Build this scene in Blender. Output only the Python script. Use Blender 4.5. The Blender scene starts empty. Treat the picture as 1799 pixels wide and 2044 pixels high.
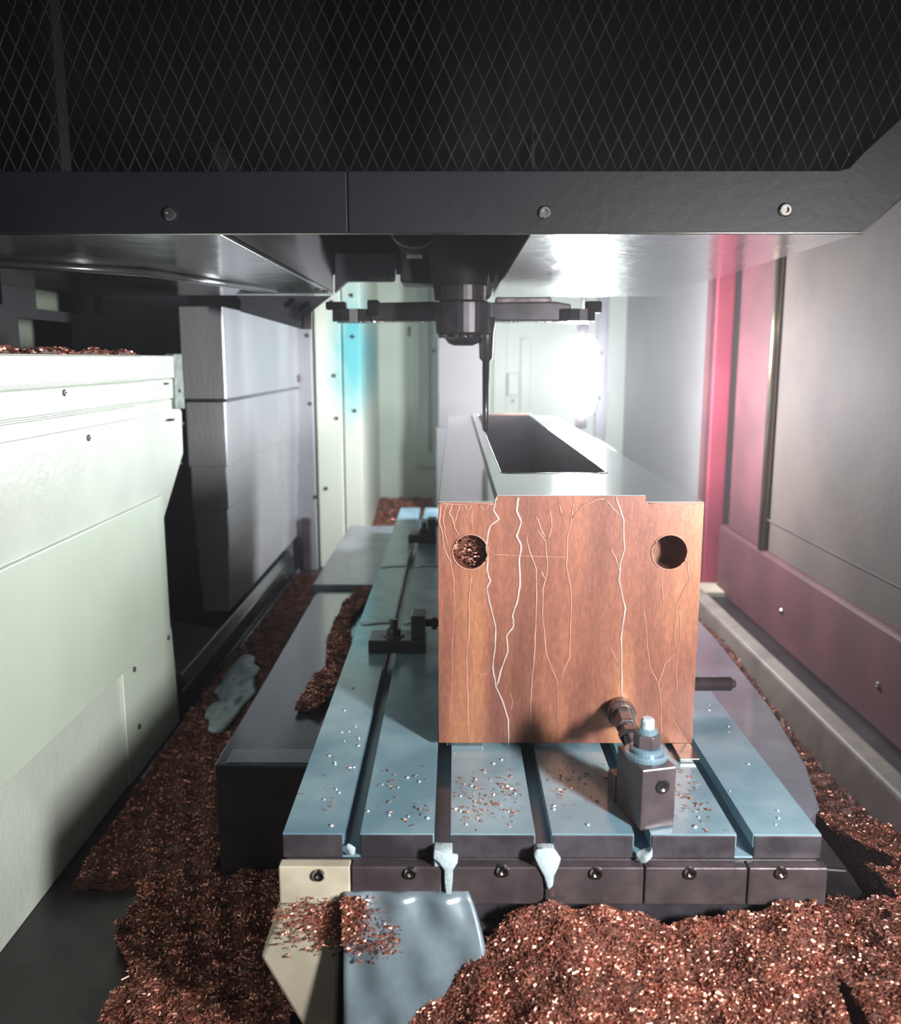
import bpy, bmesh, math, random
from mathutils import Vector, Matrix
S = bpy.context.scene
COL = S.collection
R = math.radians
rnd = random.Random(7)

# ------------------------------------------------------------------ camera
F = 1750.0                      # focal length in pixels of the 1799 x 2044 photograph
PITCH = R(9.86); YAW = R(0.28)
CAM = Vector((0, 0, 0.473))
cd = bpy.data.cameras.new('camera')
cam = bpy.data.objects.new('camera', cd); COL.objects.link(cam)
cam.location = CAM
cam.rotation_euler = (R(90) - PITCH, 0, YAW)
cd.sensor_fit = 'HORIZONTAL'; cd.sensor_width = 36.0; cd.lens = 36.0 * F / 1799.0
cd.clip_start = 0.02; cd.clip_end = 50
cd.dof.use_dof = True; cd.dof.focus_distance = 1.12; cd.dof.aperture_fstop = 5.6
S.camera = cam

# ------------------------------------------------------------------ world, light, exposure
w = bpy.data.worlds.new('world'); S.world = w; w.use_nodes = True
wn = w.node_tree; wn.nodes.clear()
wo = wn.nodes.new('ShaderNodeOutputWorld'); wb = wn.nodes.new('ShaderNodeBackground')
wb.inputs[0].default_value = (0.5, 0.55, 0.6, 1); wb.inputs[1].default_value = 0.02
wn.links.new(wb.outputs[0], wo.inputs[0])
wv = wn.nodes.new('ShaderNodeVolumeScatter')          # coolant mist that fills the machine
wv.inputs['Color'].default_value = (0.95, 0.95, 1, 1); wv.inputs['Density'].default_value = 0.022
wv.inputs['Anisotropy'].default_value = 0.55
wn.links.new(wv.outputs[0], wo.inputs['Volume'])

def area(name, loc, target, size, size_y, power, color):
    l = bpy.data.lights.new(name, 'AREA'); l.shape = 'RECTANGLE'; l.size = size; l.size_y = size_y
    l.energy = power; l.color = color
    o = bpy.data.objects.new(name, l); COL.objects.link(o); o.location = loc
    o.rotation_euler = (Vector(target) - Vector(loc)).to_track_quat('-Z', 'Y').to_euler()
    return o
# work lamp beside the door on the right, and an added ambient fill light behind the viewer
wl_ = area('work_lamp_light', (0.76, 0.0, 0.44), (-0.26, 1.5, 0.20), 0.10, 0.20, 7.6, (1.0, 0.97, 0.94)); wl_.data.spread = R(80)
area('fill_light', (-0.1, -1.0, 0.75), (0, 1.5, 0.1), 1.4, 0.9, 1.2, (0.86, 0.92, 1.0))
LAMP_STRENGTH = 245.0

S.view_settings.view_transform = 'Standard'; S.view_settings.look = 'None'
S.view_settings.gamma = 1; S.view_settings.use_curve_mapping = False
S.view_settings.exposure = 0.45

# ------------------------------------------------------------------ measuring helpers
MC = Matrix.Rotation(YAW, 3, 'Z') @ Matrix.Rotation(R(90) - PITCH, 3, 'X')
def ray(px, py): return MC @ Vector(((px - 899.5) / F, -(py - 1022) / F, -1))
def at_y(px, py, Y): d = ray(px, py); return CAM + d * ((Y - CAM.y) / d.y)
def at_z(px, py, Z): d = ray(px, py); return CAM + d * ((Z - CAM.z) / d.z)
def at_x(px, py, X): d = ray(px, py); return CAM + d * ((X - CAM.x) / d.x)

# ------------------------------------------------------------------ materials
def mat(name, col, rough=0.5, metal=0.0, var=0.15, scale=8.0, stretch=(1, 1, 1), bump=0.0, bscale=60.0,
        col2=None, coat=0.0, spec=0.5, mix=(0.4, 0.65)):
    m = bpy.data.materials.new(name); m.use_nodes = True
    nt = m.node_tree; b = nt.nodes['Principled BSDF']
    b.inputs['Roughness'].default_value = rough; b.inputs['Metallic'].default_value = metal
    b.inputs['Specular IOR Level'].default_value = spec
    if coat: b.inputs['Coat Weight'].default_value = coat; b.inputs['Coat Roughness'].default_value = 0.12
    tc = nt.nodes.new('ShaderNodeTexCoord'); mp = nt.nodes.new('ShaderNodeMapping')
    mp.inputs['Scale'].default_value = stretch
    nt.links.new(tc.outputs['Object'], mp.inputs[0])
    no = nt.nodes.new('ShaderNodeTexNoise'); no.inputs['Scale'].default_value = scale; no.inputs['Detail'].default_value = 6
    nt.links.new(mp.outputs[0], no.inputs['Vector'])
    cr = nt.nodes.new('ShaderNodeValToRGB')
    if col2 is None: col2 = tuple(c * (1 - var) for c in col)
    cr.color_ramp.elements[0].position = mix[0]; cr.color_ramp.elements[1].position = mix[1]
    cr.color_ramp.elements[0].color = (*col2, 1); cr.color_ramp.elements[1].color = (*col, 1)
    nt.links.new(no.outputs['Fac'], cr.inputs[0]); nt.links.new(cr.outputs[0], b.inputs['Base Color'])
    if bump:
        n2 = nt.nodes.new('ShaderNodeTexNoise'); n2.inputs['Scale'].default_value = bscale; n2.inputs['Detail'].default_value = 4
        nt.links.new(mp.outputs[0], n2.inputs['Vector'])
        bp = nt.nodes.new('ShaderNodeBump'); bp.inputs['Strength'].default_value = bump; bp.inputs['Distance'].default_value = 0.004
        nt.links.new(n2.outputs['Fac'], bp.inputs['Height']); nt.links.new(bp.outputs[0], b.inputs['Normal'])
    return m
M = {}
M['paint'] = mat('pale_green_paint', (0.68, 0.80, 0.68), 0.38, var=0.12, scale=3, bump=0.05, bscale=40)
M['paint_wet'] = mat('wet_pale_paint', (0.72, 0.80, 0.72), 0.30, var=0.14, scale=5, bump=0.25, bscale=70)
M['paint_cream'] = mat('cream_paint', (0.62, 0.57, 0.44), 0.5, var=0.3, scale=14, bump=0.1)
M['greyplate'] = mat('grey_sheet_metal', (0.40, 0.41, 0.44), 0.36, 0.45, var=0.25, scale=6, stretch=(1, 1, .3), bump=0.25, bscale=110)
M['darkplate'] = mat('dark_sheet_metal', (0.060, 0.064, 0.078), 0.42, 0.3, var=0.35, scale=7, bump=0.1)
M['black'] = mat('near_black_metal', (0.005, 0.005, 0.007), 0.6, 0.0, var=0.4, spec=0.15)
M['guard'] = mat('dark_guard_paint', (0.009, 0.010, 0.014), 0.5, 0.0, var=0.35, scale=6, bump=0.08, bscale=90, spec=0.25)
M['strand'] = mat('mesh_strand_metal', (0.12, 0.14, 0.14), 0.30, 0.8, var=0.5, scale=20)
M['under'] = mat('wet_hood_underside', (0.30, 0.31, 0.34), 0.20, 0.5, var=0.3, scale=8, bump=0.55, bscale=28, coat=0.5)
M['under_dark'] = mat('oily_cover_underside', (0.11, 0.12, 0.12), 0.22, 0.55, var=0.5, scale=6, bump=0.6, bscale=14, coat=0.4)
M['table'] = mat('coolant_wet_steel', (0.30, 0.46, 0.54), 0.26, 0.1, scale=9, col2=(0.17, 0.31, 0.39), bump=0.08, bscale=50, coat=0.6)
M['table_front'] = mat('dark_casting', (0.075, 0.065, 0.08), 0.45, 0.3, var=0.5, scale=25, bump=0.2)
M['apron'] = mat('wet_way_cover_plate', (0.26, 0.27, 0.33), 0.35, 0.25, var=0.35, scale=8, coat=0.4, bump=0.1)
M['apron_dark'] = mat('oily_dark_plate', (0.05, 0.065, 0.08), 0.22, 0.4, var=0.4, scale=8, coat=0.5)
M['red'] = mat('red_paint', (0.34, 0.05, 0.085), 0.6, var=0.25, scale=6)
M['maroon'] = mat('maroon_paint', (0.13, 0.042, 0.05), 0.65, var=0.3, scale=6, bump=0.1)
M['brownpane'] = mat('smoked_door_panel', (0.14, 0.108, 0.094), 0.7, 0.0, spec=0.25, var=0.35, scale=3, bump=0.2, bscale=60, col2=(0.09, 0.074, 0.068))
M['steel'] = mat('bright_steel', (0.55, 0.53, 0.50), 0.22, 1.0, var=0.3, scale=30)
M['dark_steel'] = mat('black_oxide_steel', (0.055, 0.05, 0.058), 0.32, 0.6, var=0.4, scale=30, coat=0.3)
M['clampsteel'] = mat('brown_grey_steel', (0.16, 0.13, 0.14), 0.34, 0.6, var=0.35, scale=30, bump=0.15)
M['bluewash'] = mat('coolant_blue_washer', (0.26, 0.40, 0.50), 0.25, 0.4, var=0.3, scale=40, coat=0.5)
M['foam'] = mat('milky_coolant_foam', (0.50, 0.63, 0.68), 0.4, 0.0, var=0.2, scale=40, bump=0.3, bscale=200)
M['film'] = mat('painted_reflection_film', (0.40, 0.43, 0.44), 0.16, 0.1, var=0.25, scale=9, stretch=(1, .3, 1), coat=0.8)
M['streak'] = mat('dried_coolant', (0.40, 0.20, 0.145), 0.45, 0.0, var=0.3, scale=30)
M['streak_white'] = mat('milky_streak', (0.42, 0.32, 0.30), 0.4, 0.0, var=0.3, scale=30)
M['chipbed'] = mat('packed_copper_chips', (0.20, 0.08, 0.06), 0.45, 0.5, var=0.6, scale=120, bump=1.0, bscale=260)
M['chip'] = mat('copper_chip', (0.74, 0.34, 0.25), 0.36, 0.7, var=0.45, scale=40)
M['floor'] = mat('oily_floor', (0.055, 0.045, 0.05), 0.35, 0.3, var=0.5, scale=8, bump=0.2)
M['greycol'] = mat('pinkish_grey_cover', (0.36, 0.34, 0.35), 0.45, 0.1, var=0.1, scale=4)

def copper():
    m = bpy.data.materials.new('machined_copper'); m.use_nodes = True
    nt = m.node_tree; b = nt.nodes['Principled BSDF']; N = nt.nodes.new; L = nt.links.new
    tc = N('ShaderNodeTexCoord')
    def noise(sc, st, det=6):
        mp = N('ShaderNodeMapping'); mp.inputs['Scale'].default_value = st; L(tc.outputs['Object'], mp.inputs[0])
        n = N('ShaderNodeTexNoise'); n.inputs['Scale'].default_value = sc; n.inputs['Detail'].default_value = det
        L(mp.outputs[0], n.inputs['Vector']); return n.outputs['Fac']
    cr = N('ShaderNodeValToRGB'); e = cr.color_ramp.elements
    e[0].position = 0.30; e[0].color = (0.13, 0.048, 0.036, 1)
    e[1].position = 0.72; e[1].color = (0.42, 0.19, 0.095, 1)
    k = e.new(0.52); k.color = (0.25, 0.098, 0.063, 1)
    L(noise(17, (1, 1, 0.12), 5), cr.inputs[0])
    cr2 = N('ShaderNodeValToRGB'); f = cr2.color_ramp.elements
    f[0].position = 0.35; f[0].color = (0.84, 0.84, 0.84, 1); f[1].position = 0.68; f[1].color = (1.12, 1.12, 1.12, 1)
    L(noise(330, (1, 1, 0.3), 8), cr2.inputs[0])
    mx = N('ShaderNodeMix'); mx.data_type = 'RGBA'; mx.blend_type = 'MULTIPLY'; mx.inputs[0].default_value = 1
    L(cr.outputs[0], mx.inputs[6]); L(cr2.outputs[0], mx.inputs[7]); L(mx.outputs[2], b.inputs['Base Color'])
    b.inputs['Metallic'].default_value = 0.35; b.inputs['Roughness'].default_value = 0.42
    b.inputs['Coat Weight'].default_value = 0.35; b.inputs['Coat Roughness'].default_value = 0.2
    bp = N('ShaderNodeBump'); bp.inputs['Strength'].default_value = 0.15; bp.inputs['Distance'].default_value = 0.001
    L(noise(700, (1, 1, 0.25), 3), bp.inputs['Height']); L(bp.outputs[0], b.inputs['Normal'])
    return m
M['copper'] = copper()

def stained_paint():
    # pale paint with a greenish-blue coolant stain that has its own place on the rear corner panel
    m = bpy.data.materials.new('stained_paint'); m.use_nodes = True
    nt = m.node_tree; b = nt.nodes['Principled BSDF']; N = nt.nodes.new; L = nt.links.new
    tc = N('ShaderNodeTexCoord')
    sub = N('ShaderNodeVectorMath'); sub.operation = 'SUBTRACT'; sub.inputs[1].default_value = STAIN
    L(tc.outputs['Object'], sub.inputs[0])
    mp = N('ShaderNodeMapping'); mp.inputs['Rotation'].default_value = (0, R(-22), 0); mp.inputs['Scale'].default_value = (11, 0.3, 3.6)
    L(sub.outputs[0], mp.inputs[0])
    ln = N('ShaderNodeVectorMath'); ln.operation = 'LENGTH'; L(mp.outputs[0], ln.inputs[0])
    no = N('ShaderNodeTexNoise'); no.inputs['Scale'].default_value = 7; L(tc.outputs['Object'], no.inputs['Vector'])
    ad = N('ShaderNodeMath'); ad.operation = 'MULTIPLY_ADD'; ad.inputs[1].default_value = 0.9; L(no.outputs['Fac'], ad.inputs[0]); L(ln.outputs['Value'], ad.inputs[2])
    cr = N('ShaderNodeValToRGB'); e = cr.color_ramp.elements
    e[0].position = 0.45; e[0].color = (0.10, 0.42, 0.44, 1); e[1].position = 1.4 if False else 1.0; e[1].color = (0.64, 0.70, 0.58, 1)
    dv = N('ShaderNodeMath'); dv.operation = 'MULTIPLY'; dv.inputs[1].default_value = 0.62; L(ad.outputs[0], dv.inputs[0])
    L(dv.outputs[0], cr.inputs[0]); L(cr.outputs[0], b.inputs['Base Color'])
    b.inputs['Roughness'].default_value = 0.4
    return m

def emit(name, col, st):
    m = bpy.data.materials.new(name); m.use_nodes = True
    b = m.node_tree.nodes['Principled BSDF']
    b.inputs['Base Color'].default_value = (0.8, 0.8, 0.8, 1)
    b.inputs['Emission Color'].default_value = (*col, 1); b.inputs['Emission Strength'].default_value = st
    return m

# ------------------------------------------------------------------ mesh helpers
def obj(name, bm, m, parent=None, smooth=False, bevel=0.0):
    bmesh.ops.recalc_face_normals(bm, faces=bm.faces[:])
    me = bpy.data.meshes.new(name); bm.to_mesh(me); bm.free()
    if smooth:
        for p in me.polygons: p.use_smooth = True
    me.materials.append(m if not isinstance(m, str) else M[m])
    o = bpy.data.objects.new(name, me); COL.objects.link(o)
    if parent: o.parent = parent; o.matrix_parent_inverse = Matrix.Translation(-parent.location) if parent.type == 'EMPTY' and parent.rotation_euler.z == 0 else Matrix()
    if bevel:
        bv = o.modifiers.new('bevel', 'BEVEL'); bv.width = bevel; bv.segments = 2; bv.limit_method = 'ANGLE'
    if smooth:
        pass
    return o
def tag(o, label, cat, group=None):
    o['label'] = label; o['category'] = cat
    if group: o['group'] = group
    return o
def thing(name, label, cat, loc=(0, 0, 0), group=None):
    o = bpy.data.objects.new(name, None); COL.objects.link(o); o.location = loc; o.empty_display_size = 0.02
    return tag(o, label, cat, group)
def struct(name, bm, m, parent=None, bevel=0.0):
    o = obj(name, bm, m, parent, bevel=bevel)
    if not parent: o['kind'] = 'structure'
    return o
def box(bm, x0, x1, y0, y1, z0, z1):
    v = [bm.verts.new((x, y, z)) for x in (x0, x1) for y in (y0, y1) for z in (z0, z1)]
    for f in ((0, 1, 3, 2), (4, 6, 7, 5), (0, 4, 5, 1), (2, 3, 7, 6), (0, 2, 6, 4), (1, 5, 7, 3)):
        bm.faces.new([v[i] for i in f])
    return bm
def B(*a): return box(bmesh.new(), *a)
def prism(bm, pts, d):
    """closed polygon pts (3-D) extruded by vector d"""
    d = Vector(d); a = [bm.verts.new(Vector(p)) for p in pts]; b = [bm.verts.new(Vector(p) + d) for p in pts]
    n = len(pts)
    bm.faces.new(a); bm.faces.new(b[::-1])
    for i in range(n): bm.faces.new((a[i], a[(i + 1) % n], b[(i + 1) % n], b[i]))
    return bm
def basis(d):
    d = Vector(d).normalized(); t = Vector((0, 0, 1)) if abs(d.z) < 0.9 else Vector((1, 0, 0))
    u = d.cross(t).normalized(); return d, u, u.cross(d)
def lathe(bm, a, d, prof, n=20, rot=0.0):
    """profile [(s along d, radius)] turned around the axis from point a"""
    a = Vector(a); d, u, v = basis(d); rings = []
    for s, r in prof:
        rings.append([bm.verts.new(a + d * s + (u * math.cos(rot + 2 * math.pi * i / n) + v * math.sin(rot + 2 * math.pi * i / n)) * max(r, 1e-5)) for i in range(n)])
    for p, q in zip(rings, rings[1:]):
        for i in range(n): bm.faces.new((p[i], p[(i + 1) % n], q[(i + 1) % n], q[i]))
    bm.faces.new(rings[0][::-1]); bm.faces.new(rings[-1])
    return bm
def cyl(bm, a, b, r, n=16, r2=None, rot=0.0):
    a = Vector(a); b = Vector(b); L = (b - a).length
    return lathe(bm, a, b - a, [(0, r), (L, r if r2 is None else r2)], n, rot)
def hexn(bm, a, d, r, h, rot=0.0): return lathe(bm, a, d, [(0, r * .93), (h * .1, r), (h * .9, r), (h, r * .93)], 6, rot)
def tube(bm, pts, rads, n=6, flat=1.0, up=None):
    rings = []; P = [Vector(p) for p in pts]
    for i, p in enumerate(P):
        d = (P[min(i + 1, len(P) - 1)] - P[max(i - 1, 0)]).normalized()
        if up is None: _, u, v = basis(d)
        else: v = Vector(up); u = d.cross(v).normalized()
        r = rads[i] if hasattr(rads, '__len__') else rads
        rings.append([bm.verts.new(p + u * math.cos(2 * math.pi * k / n) * r + v * math.sin(2 * math.pi * k / n) * r * flat) for k in range(n)])
    for p, q in zip(rings, rings[1:]):
        for i in range(n): bm.faces.new((p[i], p[(i + 1) % n], q[(i + 1) % n], q[i]))
    bm.faces.new(rings[0][::-1]); bm.faces.new(rings[-1])
    return bm
def threads(a, d, r, L, pitch):
    pr = []; s = 0
    while s < L: pr += [(s, r * .84), (s + pitch * .5, r)]; s += pitch
    pr.append((L, r * .84)); pr.append((L + r * .7, r * .45))
    return lathe(bmesh.new(), a, d, pr, 18)
def screw_head(parent, p, d, r, m='dark_steel', name='screw'):
    """round socket head sitting on a surface at p, facing d"""
    bm = lathe(bmesh.new(), Vector(p) - Vector(d).normalized() * 0.001, d, [(0, r), (r * .5, r), (r * .75, r * .8), (r * .75, r * .45), (r * .35, r * .42)], 14)
    return obj(name, bm, m, parent, smooth=False)
def blobby(bm, c, sx, sy, sz, seed=0, sub=3, amp=.15):
    q = random.Random(seed); ph = [q.uniform(0, 6) for _ in range(6)]
    r = bmesh.ops.create_icosphere(bm, subdivisions=sub, radius=1)
    for v in r['verts']:
        p = v.co; k = 1 + amp * (math.sin(3 * p.x + ph[0]) * math.sin(4 * p.y + ph[1]) + math.sin(5 * p.z + ph[2]) * .6)
        v.co = Vector((c[0] + p.x * sx * k, c[1] + p.y * sy * k, c[2] + p.z * sz * k))
    return bm

# ------------------------------------------------------------------ the enclosure
XL, XR, YB, ZF, ZC = -0.60, 0.90, 4.70, -0.30, 1.35
struct('floor', B(-1.3, 1.15, 0.25, YB + .1, ZF - .05, ZF), 'floor')
struct('ceiling', B(-1.3, 1.15, 0.95, YB + .1, ZC, ZC + .04), 'black')
back = struct('wall_back', B(-1.3, 1.15, YB, YB + .04, ZF, ZC), 'paint')
# pressed strips, access plate and lamp corner of the back wall
def wallbit(name, px0, py0, px1, py1, th, m='paint', par=None, Y=YB):
    a = at_y(px0, py0, Y - th); b = at_y(px1, py1, Y - th)
    return obj(name, B(min(a.x, b.x), max(a.x, b.x), Y - th, Y + .001, min(a.z, b.z), max(a.z, b.z)), m, par or back, bevel=.004)
wallbit('raised_strip', 826, 560, 857, 905, .03)
wallbit('raised_strip', 862, 560, 898, 985, .018)
wallbit('access_plate', 826, 905, 890, 932, .035)
wallbit('raised_strip', 985, 640, 1010, 900, .03)
wallbit('raised_strip', 1040, 675, 1058, 830, .03)
wallbit('access_plate', 1014, 745, 1036, 790, .05)
wallbit('raised_strip', 1196, 560, 1206, 940, .05, 'greyplate')
for py in (655, 661, 668): 
    screw_head(back, at_y(817, py, YB - .001), (0, -1, 0), .009)
for px, py in ((1200, 705), (1196, 795), (1024, 800), (845, 745), (866, 700)):
    screw_head(back, at_y(px, py, YB - .052 if px > 1100 else YB - .02), (0, -1, 0), .009)

# right wall: grey upper sheet at the rear, maroon kick panel, smoked door with bright rim
struct('wall_right', B(XR + .05, XR + .09, 0.25, YB, ZF, ZC), 'brownpane')
struct('trim_1', B(XR, XR + .05, 2.95, YB, ZF, ZC), 'greycol')
kz = at_x(1799, 1272, XR - .012).z
struct('baseboard_right', B(XR - .012, XR + .05, 0.30, 2.90, ZF, kz), 'maroon', bevel=.01)
d1 = struct('door_1', B(XR + .006, XR + .049, 0.30, 2.50, kz, ZC - .06), 'brownpane')
e = at_x(1547, 700, XR)
obj('bright_rim', lathe(bmesh.new(), (XR - .002, 2.50, kz), (0, 0, 1), [(0, .016), (ZC - .1 - kz, .016)], 16), mat('bronze_rim', (0.34, 0.28, 0.20), .2, .8), d1, smooth=True)
obj('door_seam', tube(bmesh.new(), [(XR - .001, 0.6, 0.02), (XR - .001, 2.48, 0.02)], .002, 6), 'brownpane', d1)
t = struct('trim_2', B(XR - .006, XR + .05, 2.52, 2.82, kz, ZC - .02), 'maroon', bevel=.006)
rp = struct('trim_3', B(0.852, 0.912, 2.93, 2.99, ZF, ZC - .02), 'red', bevel=.004)
obj('dark_edge', B(0.838, 0.851, 2.94, 2.99, ZF, ZC - .02), 'maroon', rp)
obj('foot_plate', B(0.80, 0.90, 2.80, 2.925, ZF, ZF + .02), 'paint_cream', rp, bevel=.003)
for Y in (1.75, 2.3): screw_head(bpy.data.objects['baseboard_right'], (XR - .012, Y, -.2), (-1, 0, 0), .008, 'steel')

# gutter rim running along the right floor
rim = thing('gutter_rim', 'beige raised gutter rim running along the right floor below the maroon kick panel', 'rim', (0.72, 1.0, ZF))
obj('rim_face', prism(bmesh.new(), [(0.695, 0.8, ZF), (0.71, 0.8, -.215), (0.745, 0.8, -.205), (0.775, 0.8, ZF)], (0, 2.0, 0)), mat('dusty_beige_rim', (0.26, 0.215, 0.18), .6, 0, var=.4, scale=9), rim, bevel=.006)

# left wall: rear corner panels
ZA = ZC - .02
a = at_z(626, 1133, ZF); YC = a.y
STAIN = at_y(702, 705, YC)
def xz(px, py, Y): p = at_y(px, py, Y); return p
M['stained'] = stained_paint()
pts = [at_y(637, 1135, YC), at_y(690, 1135, YC)]
xa = at_y(632, 850, YC).x; xb = at_y(688, 850, YC).x; xc = at_y(721, 850, YC).x
wl = struct('wall_left', B(-1.30, -1.26, 0.25, YB, ZF, ZC), 'darkplate')
t4 = struct('trim_4', B(xa, xb - .008, YC, YC + .05, ZF, ZA), 'stained', bevel=.004)
t5 = struct('trim_5', prism(bmesh.new(), [(xb - .002, YC + .01, ZF), (xc, YC + .01, ZF), (xc - .06, YB - .002, ZF), (xb - .002, YB - .002, ZF)], (0, 0, ZA - ZF)), 'stained', bevel=.004)
for px, py in ((667, 750), (672, 835), (651, 975), (663, 543 + 60)): screw_head(t4, at_y(px, py, YC - .0005), (0, -1, 0), .007)
for px, py in ((704, 672), (708, 820), (702, 590)): screw_head(t5, at_y(px, py, YC + .0095), (0, -1, 0), .007)
xf0 = at_y(598, 800, YC - .1).x
t6 = struct('trim_6', B(-0.75, xa - .004, YC - .04, YC - .01, ZF, ZA), 'greyplate', bevel=.003)
for px, py in ((613, 670), (619, 806), (630, 992)): screw_head(t6, at_y(px, py, YC - .0405), (0, -1, 0), .007)
struct('wall_left_rear', B(-1.25, -0.76, YC + .06, YC + .1, ZF, ZC), 'darkplate')

# left door panel: overlapping painted sheets
XP = XL
def outline(pxs, X): return [at_x(px, py, X) for px, py in pxs]
dl = bpy.data.objects.new('door_2', None); COL.objects.link(dl); dl['kind'] = 'structure'; dl.location = (XP, 1.2, ZF)
def sheet(name, pxs, X, th, m='paint_wet', near=None):
    P = outline(pxs, X)
    return obj(name, prism(bmesh.new(), P, (-th, 0, 0)), m, dl, bevel=.0025)
YN = 0.30
far = [(344, 714), (346, 756), (348, 796), (363, 821), (366, 905), (326, 1040), (341, 1250), (357, 1480), (372, 1700)]
P = outline(far, XP)
zt = P[0].z
main = [Vector((XP, YN, zt))] + P + [Vector((XP, P[-1].y, ZF)), Vector((XP, YN, ZF))]
obj('sheet', prism(bmesh.new(), main, (-.02, 0, 0)), 'paint_wet', dl, bevel=.002)
z1, z2, z3 = at_x(346, 754, XP).z, at_x(348, 795, XP).z, at_x(363, 820, XP).z
yf = P[0].y - .01
y275 = at_x(275, 800, XP).y
obj('slat', B(XP, XP + .010, YN, yf, z1, zt + .004), 'paint_wet', dl, bevel=.002)
obj('slat', B(XP, XP + .007, YN, yf, z2 + .0015, z1 - .0015), 'paint_wet', dl, bevel=.0015)
obj('slat', B(XP, XP + .004, YN, yf + .02, z3 + .0015, z2 - .0005), 'paint_wet', dl, bevel=.0015)
obj('slat', B(XP + .0005, XP + .014, YN, y275, z1 + .003, zt + .002), 'paint_wet', dl, bevel=.0015)
obj('slat', B(XP + .0005, XP + .011, YN, y275 + .01, z2 + .003, z1 - .003), 'paint_wet', dl, bevel=.0015)
obj('slat', B(XP + .0005, XP + .008, YN, y275 - .03, z3 + .003, z2 - .003), 'paint_wet', dl, bevel=.0015)
lowz = at_x(318, 988, XP).z
yl = at_x(318, 1000, XP).y
obj('lower_sheet', B(XP + .0005, XP + .008, YN, yl, -.08, lowz), 'paint', dl, bevel=.002)
pz = at_x(342, 1250, XP).z
yq = at_x(338, 1250, XP).y
obj('lower_sheet', prism(bmesh.new(), [(XP + .0005, at_x(240, 1340, XP).y, pz), (XP + .0005, yq, pz), (XP + .0005, yq + .02, ZF + .002), (XP + .0005, at_x(240, 1340, XP).y, ZF + .002)], (.004, 0, 0)), 'paint', dl, bevel=.001)
for px, py, X in ((128, 784, .011), (176, 874, .0), (267, 1336, .0045), (277, 1450, .0045), (335, 1273, .0045)):
    screw_head(dl, at_x(px, py, XP + X), (1, 0, 0), .0055, 'clampsteel')
for px, py in ((331, 766), (343, 838)):
    p = at_x(px, py, XP + .007); obj('slot', B(XP, XP + .0095, p.y - .012, p.y + .012, p.z - .002, p.z + .002), 'black', dl)
hp = [at_x(348, 706, XP + .012), at_x(363, 706, XP + .012), at_x(370, 816, XP + .012), at_x(352, 816, XP + .012)]
obj('edge_strip', prism(bmesh.new(), hp, (-.02, 0, 0)), mat('green_grey_strip', (.20, .26, .22), .5, .2, var=.5, scale=60), dl, bevel=.002)
for px, py in ((359, 780), (365, 845), (361, 925)): screw_head(dl, at_x(px, py, XP + .013 if py < 820 else XP), (1, 0, 0), .004, 'steel')
# copper swarf lying on the door panel's top edge
# dark magazine frame with rectangular openings behind the panel, upper left
mg = thing('magazine_frame', 'dark tool magazine frame with rectangular openings above the left door panel', 'frame', (-.9, 1.6, ZF))
XM = -.86
def yz(px, py): p = at_x(px, py, XM); return p.y, p.z
y0, y1_ = 0.5, 2.9
zb, ztp = at_x(100, 716, XM).z - .12, .72
ops = [(38, 642, 160, 690), (72, 588, 204, 616), (-110, 588, 8, 612)]
obj('lower_bar', B(XM - .02, XM, y0, y1_, ZF, yz(40, 692)[1]), 'black', mg)
zA, zB = yz(38, 690)[1] , yz(38, 642)[1]
zA = yz(38, 690)[1]; zB = yz(160, 646)[1]; zC_, zD = yz(72, 616)[1], yz(72, 588)[1]
ya, yb = yz(38, 660)[0], yz(160, 660)[0]
obj('upright', B(XM - .02, XM, y0, ya, yz(40, 692)[1], zB), 'black', mg)
obj('upright', B(XM - .02, XM, yb, y1_, yz(40, 692)[1], zB), 'black', mg)
obj('middle_bar', B(XM - .02, XM, y0, y1_, zB, zC_), 'black', mg)
yc, yd = yz(72, 600)[0], yz(204, 600)[0]; ye = yz(5, 600)[0]
obj('upright', B(XM - .02, XM, ye, yc, zC_, zD + .02), 'black', mg)
obj('upright', B(XM - .02, XM, yd, y1_, zC_, zD + .02), 'black', mg)
obj('upper_bar', B(XM - .02, XM, y0, y1_, zD + .02, ZC - .02), 'black', mg)
bp_ = thing('rear_panel', 'pale panel seen through the openings of the dark magazine frame', 'panel', (-1.1, 1.4, ZF))
obj('sheet', B(-1.12, -1.10, 0.5, 2.9, ZF, ZC - .02), 'paint', bp_, bevel=.002)

# ------------------------------------------------------------------ telescopic way cover on the left
XW = -.56
wc = thing('way_cover', 'grey telescopic way cover of stacked sheet sections on the left', 'way cover', (-.55, 2.2, ZF))
YW0 = at_x(447, 700, XW).y; YW1 = at_x(597, 700, XW).y
seam = [at_x(447, 789, XW).z, at_x(463, 920, XW).z, at_x(475, 1000, XW).z, at_x(468, 1088, XW).z, at_x(470, 1160, XW).z]
zp0 = -.17
zs = [.60] + seam + [zp0]
for i in range(6):
    s = i * .0045
    obj('cover_section', B(-.665 + s * .6, XW - s, YW0 + s * 1.4, YW1 - s * .4, zs[i + 1] - (.012 if i < 5 else 0), zs[i] - (.0005 if i == 0 else -.004)), 'greyplate', wc, bevel=.003)
obj('wiper_lip', B(-.667, XW + .001, YW0 - .002, YW1, seam[0] - .018, seam[0] - .009), 'dark_steel', wc)
obj('latch', B(XW - .004, XW + .006, YW1 - .05, YW1 - .02, at_x(597, 763, XW).z, at_x(597, 748, XW).z), 'clampsteel', wc, bevel=.001)
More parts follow.
